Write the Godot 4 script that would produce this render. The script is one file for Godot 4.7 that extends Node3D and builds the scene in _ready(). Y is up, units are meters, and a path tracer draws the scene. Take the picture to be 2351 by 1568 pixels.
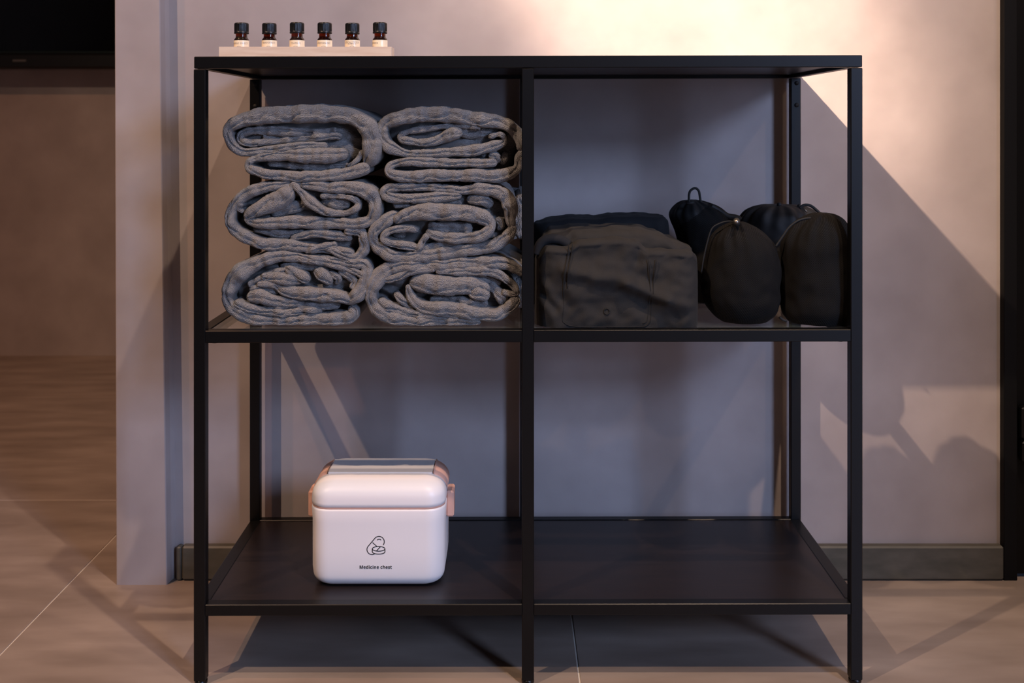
extends Node3D
# A black metal shelf unit with folded towels, dark garments, mesh bags, a medicine box and oil bottles against a plaster wall.
# x right, y up, metres; the lens stands at x = 0, z = 0 and looks along -z, so "depth" is -z.

const F := 2456.0          # focal length in pixels of the 2351 x 1568 frame
const EYE := 0.836         # height of the lens
const CX := 1175.5
const HORIZON := 290.0
const WALL := 1.984        # depth of the back wall's face
const FRONT := 1.6         # depth of the shelf unit's front face

var noise := FastNoiseLite.new()
var fine := FastNoiseLite.new()
var tilt := 0.0            # the shelf unit stands a little out of level
var taken := {}
var M := {}


func _ready():
	# ------------------------------------------------------------ camera
	var cam := Camera3D.new()
	cam.name = "camera"
	cam.projection = Camera3D.PROJECTION_FRUSTUM
	cam.near = 0.05
	cam.far = 60.0
	cam.size = 1568.0 / F * 0.05
	cam.frustum_offset = Vector2(0, -(784.0 - HORIZON) / F * 0.05)
	var optics := CameraAttributesPhysical.new()
	optics.frustum_near = 0.05
	optics.frustum_far = 60.0
	optics.frustum_focal_length = 37.6
	optics.frustum_focus_distance = 1.68
	optics.exposure_aperture = 5.6
	cam.attributes = optics
	cam.near = 0.05
	cam.far = 60.0
	cam.position = Vector3(0, EYE, 0)
	add_child(cam)
	cam.current = true
	# ------------------------------------------------------------ sky and exposure
	var env := Environment.new()
	var sky := Sky.new()
	var sm := ProceduralSkyMaterial.new()
	sm.sky_top_color = Color(0.35, 0.5, 0.8)
	sm.sky_horizon_color = Color(0.6, 0.7, 0.85)
	sm.ground_horizon_color = Color(0.5, 0.55, 0.6)
	sm.ground_bottom_color = Color(0.2, 0.2, 0.2)
	sky.sky_material = sm
	env.sky = sky
	env.background_mode = Environment.BG_SKY
	env.tonemap_mode = Environment.TONE_MAPPER_LINEAR
	env.tonemap_exposure = 1.12
	env.sdfgi_enabled = true
	env.ssao_enabled = true
	env.ssil_enabled = true
	var we := WorldEnvironment.new()
	we.name = "environment"
	we.environment = env
	add_child(we)
	noise.seed = 11
	noise.frequency = 1.0
	noise.fractal_octaves = 2
	fine.seed = 5
	fine.frequency = 1.0
	fine.fractal_octaves = 1
	make_materials()
	# ------------------------------------------------------------ daylight window, ceiling spotlights
	window_light(Vector3(3.75, 1.2, 3.42), Vector2(1.25, 1.8), 6.0, "tall daylight window with a dark frame")
	window_light(Vector3(3.75, 3.1, 3.42), Vector2(1.25, 1.4), 26.0, "upper daylight window with a dark frame")
	var warm := Color(1.0, 0.87, 0.76)
	spotlight(Vector3(-2.2, 3.95, 0.42), Vector3(0.3, 1.15, -WALL), warm, [[8.0, 22.0, 1.0], [4.7, 86.0, 1.0], [38.0, 8.5, 1.0]], "black ceiling spotlight over the left of the room, aimed at the plaster wall")
	spotlight(Vector3(0.85, 3.95, -0.2), Vector3(0.85, 0.0, -1.3), warm, [[38.0, 7.5, 1.0]], "black ceiling spotlight over the middle, pointing down at the tiles")
	spotlight(Vector3(2.63, 3.95, 0.4), Vector3(0.2, 0.3, -1.6), warm, [[32.0, 1.6, 1.0]], "black ceiling spotlight over the right of the room, aimed at the shelf unit")
	spotlight(Vector3(-1.9, 3.95, -0.8), Vector3(-1.8, 0.0, -2.3), Color(1.0, 0.71, 0.53), [[36.0, 4.2, 1.0]], "black ceiling spotlight beside the opening, pointing down at the tiles")
	# ------------------------------------------------------------ structure, then things
	room()
	shelf_unit()
	towels()
	garments()
	bags()
	medicine_box()
	bottles()
	television()


# ================================================================ helpers
func at(px: float, py: float, d: float) -> Vector3:
	return Vector3((px - CX) / F * d, EYE - (py - HORIZON) / F * d, -d)


func numbered(called: String) -> String:
	if not taken.has(called):
		taken[called] = 0
		return called
	taken[called] += 1
	return "%s_%03d" % [called, taken[called]]


func tag(o: Node3D, label: String, category := "", group := "", kind := "") -> Node3D:
	if label:
		o.set_meta("label", label)
	if category:
		o.set_meta("category", category)
	if group:
		o.set_meta("group", group)
	if kind:
		o.set_meta("kind", kind)
	return o


func thing(called: String, where: Vector3, label: String, category: String, group := "") -> Node3D:
	var o := Node3D.new()
	o.name = numbered(called)
	o.position = where
	add_child(o)
	tag(o, label, category, group)
	return o


func tool_() -> SurfaceTool:
	var st := SurfaceTool.new()
	st.begin(Mesh.PRIMITIVE_TRIANGLES)
	return st


func put(called: String, m: Mesh, mat: Material, parent: Node3D = null, where := Vector3.ZERO) -> MeshInstance3D:
	var o := MeshInstance3D.new()
	o.mesh = m
	o.material_override = mat
	o.name = numbered(called) if parent == null else called
	if parent == null:
		add_child(o)
	else:
		parent.add_child(o, true)
	o.position = where
	return o


func done(st: SurfaceTool, called: String, mat: Material, parent: Node3D = null) -> MeshInstance3D:
	# geometry in the tool is in world coordinates; it is moved so that the parent's place counts
	st.generate_normals()
	var off := Vector3.ZERO
	var p: Node = parent
	while p and p != self and p is Node3D:
		off += (p as Node3D).position
		p = p.get_parent()
	return put(called, st.commit(), mat, parent, -off)


func skew(v: Vector3) -> Vector3:
	return Vector3(v.x, v.y + tilt * (v.x - 0.024), v.z)


func tri(st: SurfaceTool, a: Vector3, b: Vector3, c: Vector3, out: Vector3) -> void:
	if (b - a).cross(c - a).dot(out) > 0.0:
		var k := b
		b = c
		c = k
	for v in [a, b, c]:
		st.add_vertex(skew(v))


func quad(st: SurfaceTool, a: Vector3, b: Vector3, c: Vector3, d: Vector3, out: Vector3) -> void:
	tri(st, a, b, c, out)
	tri(st, a, c, d, out)


# a box with chamfered edges between two corners
func add_box(st: SurfaceTool, lo: Vector3, hi: Vector3, ch := 0.001) -> void:
	st.set_smooth_group(-1)
	var m := (lo + hi) / 2.0
	var h := (hi - lo) / 2.0
	ch = minf(ch, minf(h.x, minf(h.y, h.z)) * 0.9)
	for ax in 3:
		var u := (ax + 1) % 3
		var w := (ax + 2) % 3
		for s in [-1.0, 1.0]:
			var q := []
			for k in [[-1, -1], [1, -1], [1, 1], [-1, 1]]:
				var v := Vector3.ZERO
				v[ax] = s * h[ax]
				v[u] = k[0] * (h[u] - ch)
				v[w] = k[1] * (h[w] - ch)
				q.append(m + v)
			var n := Vector3.ZERO
			n[ax] = s
			quad(st, q[0], q[1], q[2], q[3], n)
		for s in [-1.0, 1.0]:
			for t in [-1.0, 1.0]:
				# edge along axis ax between the faces of u (sign s) and w (sign t)
				var e := []
				for k in [-1.0, 1.0]:
					for f in [true, false]:
						var v := Vector3.ZERO
						v[ax] = k * (h[ax] - ch)
						v[u] = s * (h[u] if f else h[u] - ch)
						v[w] = t * (h[w] - ch if f else h[w])
						e.append(m + v)
				var n := Vector3.ZERO
				n[u] = s
				n[w] = t
				quad(st, e[0], e[1], e[3], e[2], n)
	for sx in [-1.0, 1.0]:
		for sy in [-1.0, 1.0]:
			for sz in [-1.0, 1.0]:
				var s := Vector3(sx, sy, sz)
				tri(st, m + s * Vector3(h.x, h.y - ch, h.z - ch), m + s * Vector3(h.x - ch, h.y, h.z - ch), m + s * Vector3(h.x - ch, h.y - ch, h.z), s)


func box(called: String, lo: Vector3, hi: Vector3, mat: Material, parent: Node3D = null, ch := 0.001) -> MeshInstance3D:
	var st := tool_()
	add_box(st, lo, hi, ch)
	return done(st, called, mat, parent)


# a smooth sheet from rows of points (each row an Array of Vector3), texture coordinates in metres / tile
func sheet(st: SurfaceTool, rows: Array, closed := false, tile := 0.04, flip := false, keep = null) -> void:
	st.set_smooth_group(0)
	var n: int = rows.size()
	var w: int = rows[0].size()
	var us := PackedFloat32Array()
	us.resize(n)
	var uvs := []
	for i in n:
		if i > 0:
			us[i] = us[i - 1] + rows[i][w / 2].distance_to(rows[i - 1][w / 2])
		var vs := PackedFloat32Array()
		vs.resize(w + 1)
		for j in range(1, w + 1):
			vs[j] = vs[j - 1] + rows[i][j % w].distance_to(rows[i][j - 1])
		var mid := vs[w / 2]
		for j in w + 1:
			vs[j] -= mid
		uvs.append(vs)
	for i in n - 1:
		for j in (w if closed else w - 1):
			var k := (j + 1) % w
			var q := [[i, j, j], [i + 1, j, j], [i + 1, k, j + 1], [i, k, j + 1]]
			if keep != null and not keep.call((rows[i][j] + rows[i + 1][k]) / 2.0):
				continue
			for t in ([0, 2, 1, 0, 3, 2] if flip else [0, 1, 2, 0, 2, 3]):
				var e = q[t]
				st.set_uv(Vector2(us[e[0]], uvs[e[0]][e[2]]) / tile)
				st.add_vertex(rows[e[0]][e[1]])


# a round bar through points; r may be one number or a list
func tube(st: SurfaceTool, pts: Array, r, sides := 8, squash := 1.0) -> void:
	var rows := []
	var side := Vector3.ZERO
	for i in pts.size():
		var t: Vector3 = (pts[mini(i + 1, pts.size() - 1)] - pts[maxi(i - 1, 0)]).normalized()
		if side == Vector3.ZERO:
			side = t.cross(Vector3.FORWARD if absf(t.z) < 0.9 else Vector3.UP).normalized()
		side = (side - t * side.dot(t)).normalized()
		var up := t.cross(side)
		var rr: float = r[i] if r is Array else r
		var row := []
		for k in sides:
			var a := TAU * k / sides
			row.append(pts[i] + side * cos(a) * rr + up * sin(a) * rr * squash)
		rows.append(row)
	var first := []
	var last := []
	for k in sides:
		first.append(pts[0])
		last.append(pts[-1])
	rows.push_front(first)
	rows.push_back(last)
	sheet(st, rows, true, 0.04)


func smooth(pts: Array, steps := 6) -> Array:
	var out := []
	for i in pts.size() - 1:
		for k in steps:
			out.append((pts[i] as Vector3).cubic_interpolate(pts[i + 1], pts[maxi(i - 1, 0)], pts[mini(i + 2, pts.size() - 1)], float(k) / steps))
	out.append(pts[-1])
	return out


# pixels [x, y, x, y ...] at one depth to smooth points
func traced(list: Array, d: float, steps := 6) -> Array:
	var p := []
	for i in list.size() / 2:
		p.append(at(list[2 * i], list[2 * i + 1], d))
	return smooth(p, steps)


# turned shape round the y axis: profile of [radius, height]
func lathe(st: SurfaceTool, c: Vector3, prof: Array, sides := 40, ridge = null) -> void:
	var rows := []
	for p in prof:
		var row := []
		for k in sides:
			var a := TAU * k / sides
			var r: float = p[0]
			if ridge != null:
				r += ridge.call(a, p[1])
			row.append(c + Vector3(cos(a) * r, p[1], sin(a) * r))
		rows.append(row)
	sheet(st, rows, true, 0.04, true)


# stacked rounded rectangles: levels of [height, inset]
func stack(st: SurfaceTool, c: Vector3, hw: float, hd: float, rc: float, levels: Array) -> void:
	var rows := []
	for l in levels:
		var row := []
		var w: float = maxf(hw - l[1], 0.0005)
		var d: float = maxf(hd - l[1], 0.0005)
		var r: float = clampf(rc - l[1] * 0.5, 0.0003, minf(w, d))
		for q in 4:
			for k in 9:
				var a := PI / 2 * (q + k / 8.0)
				var sx := 1.0 if q == 0 or q == 3 else -1.0
				var sz := 1.0 if q < 2 else -1.0
				row.append(c + Vector3(sx * (w - r) + r * cos(a), l[0], sz * (d - r) + r * sin(a)))
		rows.append(row)
	sheet(st, rows, true, 0.04, true)


# ================================================================ materials
func mat(c: Color, rough := 0.6, metal := 0.0) -> StandardMaterial3D:
	var m := StandardMaterial3D.new()
	m.albedo_color = c
	m.roughness = rough
	m.metallic = metal
	return m


func noise_tex(freq: float, c0: Color, c1: Color, octaves := 4, seed_ := 1, size := 512) -> NoiseTexture2D:
	var n := FastNoiseLite.new()
	n.seed = seed_
	n.frequency = freq
	n.noise_type = FastNoiseLite.TYPE_SIMPLEX_SMOOTH
	n.fractal_octaves = octaves
	var t := NoiseTexture2D.new()
	t.width = size
	t.height = size
	t.seamless = true
	t.noise = n
	var g := Gradient.new()
	g.set_color(0, c0)
	g.set_color(1, c1)
	t.color_ramp = g
	return t


func world_mapped(m: StandardMaterial3D, scale: Vector3) -> StandardMaterial3D:
	m.uv1_triplanar = true
	m.uv1_world_triplanar = true
	m.uv1_scale = scale
	return m


# rows of small pile loops
func terry_height() -> ImageTexture:
	var rng := RandomNumberGenerator.new()
	rng.seed = 3
	var rows := 20
	var loops := 26
	var amp := []
	var shift := []
	for r in rows:
		var line := []
		for k in loops:
			line.append(rng.randf_range(0.4, 1.0))
		amp.append(line)
		shift.append(rng.randf())
	var drop := []
	for r in rows:
		var line := []
		for k in loops:
			line.append(rng.randf_range(-0.25, 0.25))
		drop.append(line)
	var im := Image.create(512, 512, false, Image.FORMAT_L8)
	for y in 512:
		for x in 512:
			var fy := (y + 5.0 * sin(TAU * x / 512.0)) / 512.0 * rows
			var h := 0.0
			for g in [-1, 0, 1]:
				var r: int = posmod(int(floor(fy)) + g, rows)
				var fx: float = fposmod(x / 512.0 * loops + shift[r], loops)
				var k := int(fx) % loops
				var dy: float = (fy - floor(fy) - 0.5 - g - drop[r][k]) / 0.42
				var dx: float = (fx - floor(fx) - 0.5) / 0.7
				h = maxf(h, amp[r][k] * exp(-dy * dy - dx * dx * dx * dx))
			im.set_pixel(x, y, Color(h, h, h))
	return ImageTexture.create_from_image(im)


# a net of dark threads round small holes
func net_color() -> ImageTexture:
	var im := Image.create(128, 128, false, Image.FORMAT_RGB8)
	for y in 128:
		for x in 128:
			var a := absf(sin(PI * (x + y) / 32.0))
			var b := absf(sin(PI * (x - y) / 32.0))
			var t := smoothstep(0.62, 0.9, maxf(1.0 - a, 1.0 - b))
			im.set_pixel(x, y, Color(0.012, 0.012, 0.013).lerp(Color(0.19, 0.18, 0.17), t))
	return ImageTexture.create_from_image(im)


func make_materials() -> void:
	M.plaster = world_mapped(mat(Color.WHITE, 0.75), Vector3(0.7, 0.7, 0.7))
	M.plaster.albedo_texture = noise_tex(0.012, Color(0.61, 0.565, 0.55), Color(0.69, 0.645, 0.63), 5, 4)
	M.plaster.heightmap_enabled = true
	M.plaster.heightmap_texture = noise_tex(0.03, Color.BLACK, Color.WHITE, 5, 9)
	M.plaster.heightmap_scale = 0.06
	M.room = mat(Color(0.60, 0.53, 0.48), 0.8)
	M.ceiling = mat(Color(0.30, 0.28, 0.27), 0.9)
	M.tile = world_mapped(mat(Color.WHITE, 0.42), Vector3(0.45, 1.0, 1.5))
	M.tile.albedo_texture = noise_tex(0.012, Color(0.49, 0.435, 0.395), Color(0.63, 0.57, 0.525), 5, 21)
	M.tile.roughness_texture = noise_tex(0.02, Color(0.75, 0.75, 0.75), Color.WHITE, 4, 8)
	M.grout = mat(Color(0.80, 0.77, 0.73), 0.8)
	M.baseboard = world_mapped(mat(Color.WHITE, 0.55), Vector3(1.2, 3, 1.2))
	M.baseboard.albedo_texture = noise_tex(0.02, Color(0.27, 0.26, 0.22), Color(0.36, 0.34, 0.30), 5, 31)
	M.black = mat(Color(0.036, 0.0355, 0.038), 0.38)
	M.black.metallic_specular = 0.4
	M.black.heightmap_enabled = true
	world_mapped(M.black, Vector3(14, 14, 14))
	M.black.heightmap_texture = noise_tex(0.12, Color.BLACK, Color.WHITE, 2, 12, 256)
	M.black.heightmap_scale = 0.0015
	M.board = world_mapped(mat(Color.WHITE, 0.34), Vector3(1.2, 20, 22))
	M.board.albedo_texture = noise_tex(0.01, Color(0.085, 0.065, 0.065), Color(0.13, 0.095, 0.09), 4, 40)
	M.door = mat(Color(0.03, 0.03, 0.033), 0.55)
	M.door.metallic_specular = 0.3
	M.glass = mat(Color(0.9, 1.0, 0.97, 0.03), 0.0)
	M.glass.transparency = BaseMaterial3D.TRANSPARENCY_ALPHA
	M.foot = mat(Color(0.02, 0.02, 0.022), 0.3)
	M.hole = mat(Color(0.012, 0.012, 0.012), 0.7)
	M.screw = mat(Color(0.35, 0.34, 0.33), 0.35, 0.8)
	M.terry = mat(Color(0.515, 0.503, 0.498), 0.95)
	M.terry.heightmap_enabled = true
	M.terry.heightmap_texture = terry_height()
	M.terry.heightmap_scale = 0.17
	M.terry.rim_enabled = true
	M.terry.rim = 0.2
	M.terry.rim_tint = 0.6
	M.olive = world_mapped(mat(Color.WHITE, 0.9), Vector3(5, 5, 5))
	M.olive.albedo_texture = noise_tex(0.02, Color(0.118, 0.108, 0.096), Color(0.15, 0.138, 0.122), 4, 50)
	M.olive.heightmap_enabled = true
	M.olive.heightmap_texture = noise_tex(0.3, Color.BLACK, Color.WHITE, 2, 51)
	M.olive.heightmap_scale = 0.03
	M.seam = mat(Color(0.075, 0.07, 0.065), 0.9)
	M.navy = world_mapped(mat(Color.WHITE, 0.9), Vector3(5, 5, 5))
	M.navy.albedo_texture = noise_tex(0.03, Color(0.06, 0.064, 0.08), Color(0.08, 0.084, 0.10), 3, 52)
	M.net = mat(Color.WHITE, 0.85)
	M.net.metallic_specular = 0.25
	M.net.albedo_texture = net_color()
	M.nylon = mat(Color(0.035, 0.034, 0.036), 0.7)
	M.cord = mat(Color(0.06, 0.058, 0.055), 0.75)
	M.metal = mat(Color(0.55, 0.52, 0.48), 0.35, 0.9)
	M.white = mat(Color(0.94, 0.925, 0.925), 0.38)
	M.panel = mat(Color(0.84, 0.825, 0.82), 0.36)
	M.pink = mat(Color(0.90, 0.70, 0.62), 0.45)
	M.ink = mat(Color(0.05, 0.05, 0.08), 0.6)
	M.birch = world_mapped(mat(Color.WHITE, 0.55), Vector3(2.0, 16, 16))
	M.birch.albedo_texture = noise_tex(0.012, Color(0.88, 0.76, 0.65), Color(0.95, 0.86, 0.76), 5, 60)
	M.amber = mat(Color(0.42, 0.13, 0.025, 0.04), 0.03)
	M.amber.refraction_enabled = true
	M.amber.refraction_scale = 0.05
	M.oil = mat(Color(0.10, 0.03, 0.01), 0.2)
	M.cap = mat(Color(0.045, 0.047, 0.055), 0.33)
	M.paper = mat(Color(0.95, 0.885, 0.76), 0.4)
	M.paper.clearcoat_enabled = true
	M.paper.clearcoat = 0.6
	M.paper.clearcoat_roughness = 0.12
	M.print = mat(Color(0.50, 0.46, 0.44), 0.6)
	M.screen = mat(Color(0.01, 0.01, 0.012), 0.06)
	M.bezel = mat(Color(0.02, 0.02, 0.021), 0.4)


func glow(c: Color, e: float) -> StandardMaterial3D:
	var m := mat(Color(0.9, 0.9, 0.9), 0.5)
	m.emission_enabled = true
	m.emission = c
	m.emission_energy_multiplier = e
	return m


# ================================================================ light
func spotlight(where: Vector3, aim: Vector3, c: Color, beams: Array, label: String) -> void:
	var o := thing("ceiling_spotlight", where, label, "spotlight", "ceiling spotlights")
	var dir := (aim - where).normalized()
	var st := tool_()
	var back := where - dir * 0.16
	tube(st, [back, back + dir * 0.005, where - dir * 0.012, where - dir * 0.01], [0.03, 0.042, 0.045, 0.045], 24)
	done(st, "housing", M.bezel, o)
	st = tool_()
	tube(st, [where - dir * 0.008, where - dir * 0.004], 0.038, 24)
	done(st, "lens", glow(c, 8.0), o)
	st = tool_()
	tube(st, [back + dir * 0.05, Vector3(back.x, 4.15, back.z)], 0.008, 10)
	done(st, "stem", M.bezel, o)
	for b in beams:
		var l := SpotLight3D.new()
		l.name = "beam"
		l.light_color = c
		l.spot_angle = b[0]
		l.light_energy = b[1]
		l.spot_angle_attenuation = b[2]
		l.spot_range = 20.0
		l.spot_attenuation = 2.0
		l.light_size = 0.03
		l.shadow_enabled = true
		o.add_child(l, true)
		l.look_at_from_position(where + dir * 0.004, aim, Vector3.RIGHT)


func window_light(c: Vector3, size: Vector2, energy: float, label: String) -> void:
	var blue := Color(0.70, 0.80, 1.0)
	var o := Node3D.new()
	o.name = "window_%d" % (1 if c.y < 2.0 else 2)
	add_child(o)
	tag(o, label, "", "", "structure")
	box("pane", c + Vector3(-size.x / 2, -size.y / 2, 0.06), c + Vector3(size.x / 2, size.y / 2, 0.07), glow(blue, 1.5), o)
	for s in [-1.0, 1.0]:
		box("frame", c + Vector3(s * (size.x / 2 + 0.02) - 0.02, -size.y / 2 - 0.04, 0.0), c + Vector3(s * (size.x / 2 + 0.02) + 0.02, size.y / 2 + 0.04, 0.1), M.bezel, o)
		box("frame", c + Vector3(-size.x / 2, s * (size.y / 2 + 0.02) - 0.02, 0.0), c + Vector3(size.x / 2, s * (size.y / 2 + 0.02) + 0.02, 0.1), M.bezel, o)
	var l := AreaLight3D.new()
	l.name = "daylight"
	l.area_size = size
	l.light_color = blue
	l.light_energy = energy
	l.area_range = 20.0
	l.area_attenuation = 2.0
	l.shadow_enabled = true
	o.add_child(l)
	l.position = c + Vector3(0, 0, 0.05)


# ================================================================ room
func room() -> void:
	var top := 4.15
	# floor: large tiles on a grout bed
	var fl := box("floor", Vector3(-4.0, -0.2, -4.1), Vector3(5.0, -0.0012, 3.5), M.grout, null, 0.0)
	tag(fl, "large brown grey stone look floor tiles with pale joints", "", "", "structure")
	var pitch := 0.912
	var gap := 0.0013
	var tm: Mesh
	var ts := tool_()
	add_box(ts, Vector3(gap, -0.012, gap), Vector3(pitch - gap, 0.0, pitch - gap), 0.0006)
	ts.generate_normals()
	tm = ts.commit()
	for i in range(-4, 6):
		for k in range(-2, 7):
			var p := Vector3(0.102 + (i - 1) * pitch, 0.0, -2.392 - 2.0 * pitch + (k + 1) * pitch)
			if p.x > -4.2 and p.x < 4.9 and p.z < 3.4 and p.z > -4.3:
				put("tile", tm, M.tile, fl, p)
	# back wall with a doorway at its right
	var wb := box("wall_back", Vector3(-0.72, 0, -2.20), Vector3(0.905, top, -WALL), M.plaster, null, 0.0)
	tag(wb, "mottled brown grey plaster wall behind the shelf unit", "", "", "structure")
	box("wall_panel", Vector3(0.905, 2.2, -2.20), Vector3(1.68, top, -WALL), M.plaster, wb, 0.0)
	box("wall_panel", Vector3(1.68, 0, -2.20), Vector3(5.0, top, -WALL), M.plaster, wb, 0.0)
	# pier at the left end, a little out of plumb
	var st := tool_()
	st.set_smooth_group(-1)
	var z0 := -1.950
	var z1 := -2.0
	var lo := [-0.7216, -0.6290]
	var hi := [-0.7330, -0.6795]
	var c := 0.0015
	var ring := func(y: float, a: float, b: float): return [Vector3(a, y, -2.3), Vector3(a, y, z0 - c), Vector3(a + c, y, z0), Vector3(b - c, y, z0), Vector3(b, y, z0 - c), Vector3(b + 0.002, y, -1.972), Vector3(b + 0.011, y, z1), Vector3(b + 0.011, y, -2.3)]
	var r0: Array = ring.call(0.0, lo[0], lo[1])
	var r1: Array = ring.call(top, hi[0], hi[1])
	for i in 7:
		var o: Vector3 = Vector3(-1, 0, 0.05) if i == 0 else (Vector3(0, 0, 1) if i < 4 else Vector3(1, 0, 0.3))
		quad(st, r0[i], r0[i + 1], r1[i + 1], r1[i], o)
	tag(done(st, "wall_left", M.plaster), "plaster pier at the left end of the wall", "", "", "structure")
	# recess beyond the pier
	tag(box("wall_recess", Vector3(-4.0, 0, -4.1), Vector3(-0.5, top, -3.9), M.plaster, null, 0.0), "brown plaster wall deep in the recess", "", "", "structure")
	tag(box("wall_inner", Vector3(-0.70, 0, -3.9), Vector3(-0.50, top, -2.19), M.plaster, null, 0.0), "side wall of the recess behind the pier", "", "", "structure")
	tag(box("wall_west", Vector3(-4.2, 0, -4.1), Vector3(-4.0, top, 3.5), M.room, null, 0.0), "left wall of the room", "", "", "structure")
	tag(box("wall_east", Vector3(5.0, 0, -2.2), Vector3(5.2, top, 3.5), M.room, null, 0.0), "right wall of the room", "", "", "structure")
	tag(box("wall_right", Vector3(1.68, 0, -1.9835), Vector3(1.84, 2.3, -0.2), M.plaster, null, 0.0), "low plaster partition to the right of the door", "", "", "structure")
	# front wall behind the lens, with the window opening
	var wf := box("wall_front", Vector3(-4.2, 0, 3.5), Vector3(3.12, top, 3.7), M.room, null, 0.0)
	tag(wf, "wall opposite the shelf unit with a tall window", "", "", "structure")
	box("wall_panel", Vector3(4.38, 0, 3.5), Vector3(5.2, top, 3.7), M.room, wf, 0.0)
	box("wall_panel", Vector3(3.12, 0, 3.5), Vector3(4.38, 0.3, 3.7), M.room, wf, 0.0)
	box("wall_panel", Vector3(3.12, 2.1, 3.5), Vector3(4.38, 2.4, 3.7), M.room, wf, 0.0)
	box("wall_panel", Vector3(3.12, 3.8, 3.5), Vector3(4.38, top, 3.7), M.room, wf, 0.0)
	tag(box("ceiling", Vector3(-4.2, top, -4.1), Vector3(5.2, top + 0.2, 3.7), M.ceiling, null, 0.0), "dark ceiling", "", "", "structure")
	# baseboards
	st = tool_()
	add_box(st, Vector3(-0.607, 0.0015, -WALL), Vector3(0.9045, 0.0635, -1.966), 0.003)
	var bb := done(st, "baseboard_back", M.baseboard)
	tag(bb, "dark olive grey baseboard along the plaster wall", "", "", "structure")
	box("end_cap", Vector3(-0.617, 0.0015, -WALL), Vector3(-0.6085, 0.0625, -1.966), M.baseboard, bb, 0.002)
	# door at the right
	var dr := Node3D.new()
	dr.name = "door_1"
	add_child(dr)
	tag(dr, "black door in a black metal frame at the right", "", "", "structure")
	st = tool_()
	add_box(st, Vector3(0.905, 0.0, -2.1), Vector3(0.9300, 2.2, -1.968), 0.0012)
	done(st, "frame", M.door, dr)
	box("frame", Vector3(0.9302, 2.17, -2.1), Vector3(1.675, 2.2, -1.968), M.door, dr)
	box("frame", Vector3(1.65, 0.0, -2.1), Vector3(1.675, 2.169, -1.968), M.door, dr)
	box("leaf", Vector3(0.9320, 0.006, -2.025), Vector3(1.648, 2.168, -1.983), M.door, dr, 0.002)
	st = tool_()
	add_box(st, Vector3(0.9360, 0.2615, -1.983), Vector3(0.966, 0.32, -1.962), 0.003)
	add_box(st, Vector3(0.9375, 0.215, -1.983), Vector3(0.966, 0.2595, -1.960), 0.006)
	done(st, "hinge", M.foot, dr)


# ================================================================ shelf unit
func shelf_unit() -> void:
	tilt = 0.0022
	var o := thing("shelf_unit", Vector3(0.0241, 0, -1.78), "black metal shelf unit with a glass middle shelf and a dark wood bottom shelf", "shelf unit")
	var xs := [[-0.4763, -0.4588], [0.0147, 0.0329], [0.5068, 0.5245]]
	var deep := 0.36
	var back := FRONT + deep
	var rear := [[-0.4763, -0.4583], [0.0147, 0.0329], [0.5068, 0.5246]]
	for side in 2:
		for i in 3:
			var p: Array = xs[i] if side == 0 else rear[i]
			var zf := -FRONT if side == 0 else -(back - 0.018)
			var po := box("post", Vector3(p[0], 0.006, zf - 0.018), Vector3(p[1], 0.9225, zf), M.black, o, 0.0011)
			var m := Vector3((p[0] + p[1]) / 2, 0, zf - 0.009)
			var st := tool_()
			var y0: float = tilt * (m.x - 0.024)
			lathe(st, m + Vector3(0, y0, 0), [[0.0, 0.0], [0.0085, 0.0], [0.0095, 0.0012], [0.0095, 0.005], [0.0085, 0.0064], [0.0, 0.0064]], 24)
			done(st, "foot", M.foot, po)
			if side == 1 and i != 1:
				for y in [0.9135, 0.8735]:
					st = tool_()
					var q: Vector3 = m + Vector3(0.001, y + y0, 0.0092)
					tube(st, [q + Vector3(0, 0, -0.0004), q + Vector3(0, 0, 0.0003)], 0.0042, 16)
					if y > 0.9:
						tube(st, [q, q + Vector3(0, 0, 0.0012)], 0.0026, 12)
					done(st, "screw_hole", M.hole, po)
	# top: a rim round a board
	var t0 := 0.9235
	var t1 := 0.9415
	rim(o, "top_rim", -0.4757, 0.5240, t0, t1, WALL - 0.0012, 0.014)
	box("top_board", Vector3(-0.461, t1 - 0.012, -(WALL - 0.0157)), Vector3(0.509, t1 - 0.0005, -(FRONT + 0.0145)), M.board, o, 0.0004)
	# middle: rails and two panes of glass
	levelled(o, "middle", 0.5130, 0.5312, xs, back)
	for i in 2:
		var a: float = xs[i][1] + 0.0032 if i == 0 else xs[1][0] + 0.0092
		var b: float = xs[1][0] + 0.009 if i == 0 else xs[2][0] - 0.003
		var st := tool_()
		add_box(st, Vector3(a, 0.5262, -(back - 0.018)), Vector3(b, 0.5300, -(FRONT + 0.0175)), 0.0005)
		done(st, "glass_shelf", M.glass, o)
	# bottom: rails and a dark wood board
	levelled(o, "bottom", 0.1045, 0.1215, xs, back)
	box("bottom_board", Vector3(-0.4575, 0.1085, -(back - 0.0185)), Vector3(0.5055, 0.1203, -(FRONT + 0.0182)), M.board, o, 0.0006)
	tilt = 0.0


func rim(o: Node3D, called: String, x0: float, x1: float, y0: float, y1: float, back: float, w: float) -> void:
	box(called, Vector3(x0, y0, -(FRONT + w)), Vector3(x1, y1, -FRONT), M.black, o)
	box(called, Vector3(x0, y0, -back), Vector3(x1, y1, -(back - w)), M.black, o)
	box(called, Vector3(x0, y0, -(back - w - 0.0002)), Vector3(x0 + w, y1, -(FRONT + w + 0.0002)), M.black, o)
	box(called, Vector3(x1 - w, y0, -(back - w - 0.0002)), Vector3(x1, y1, -(FRONT + w + 0.0002)), M.black, o)


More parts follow.
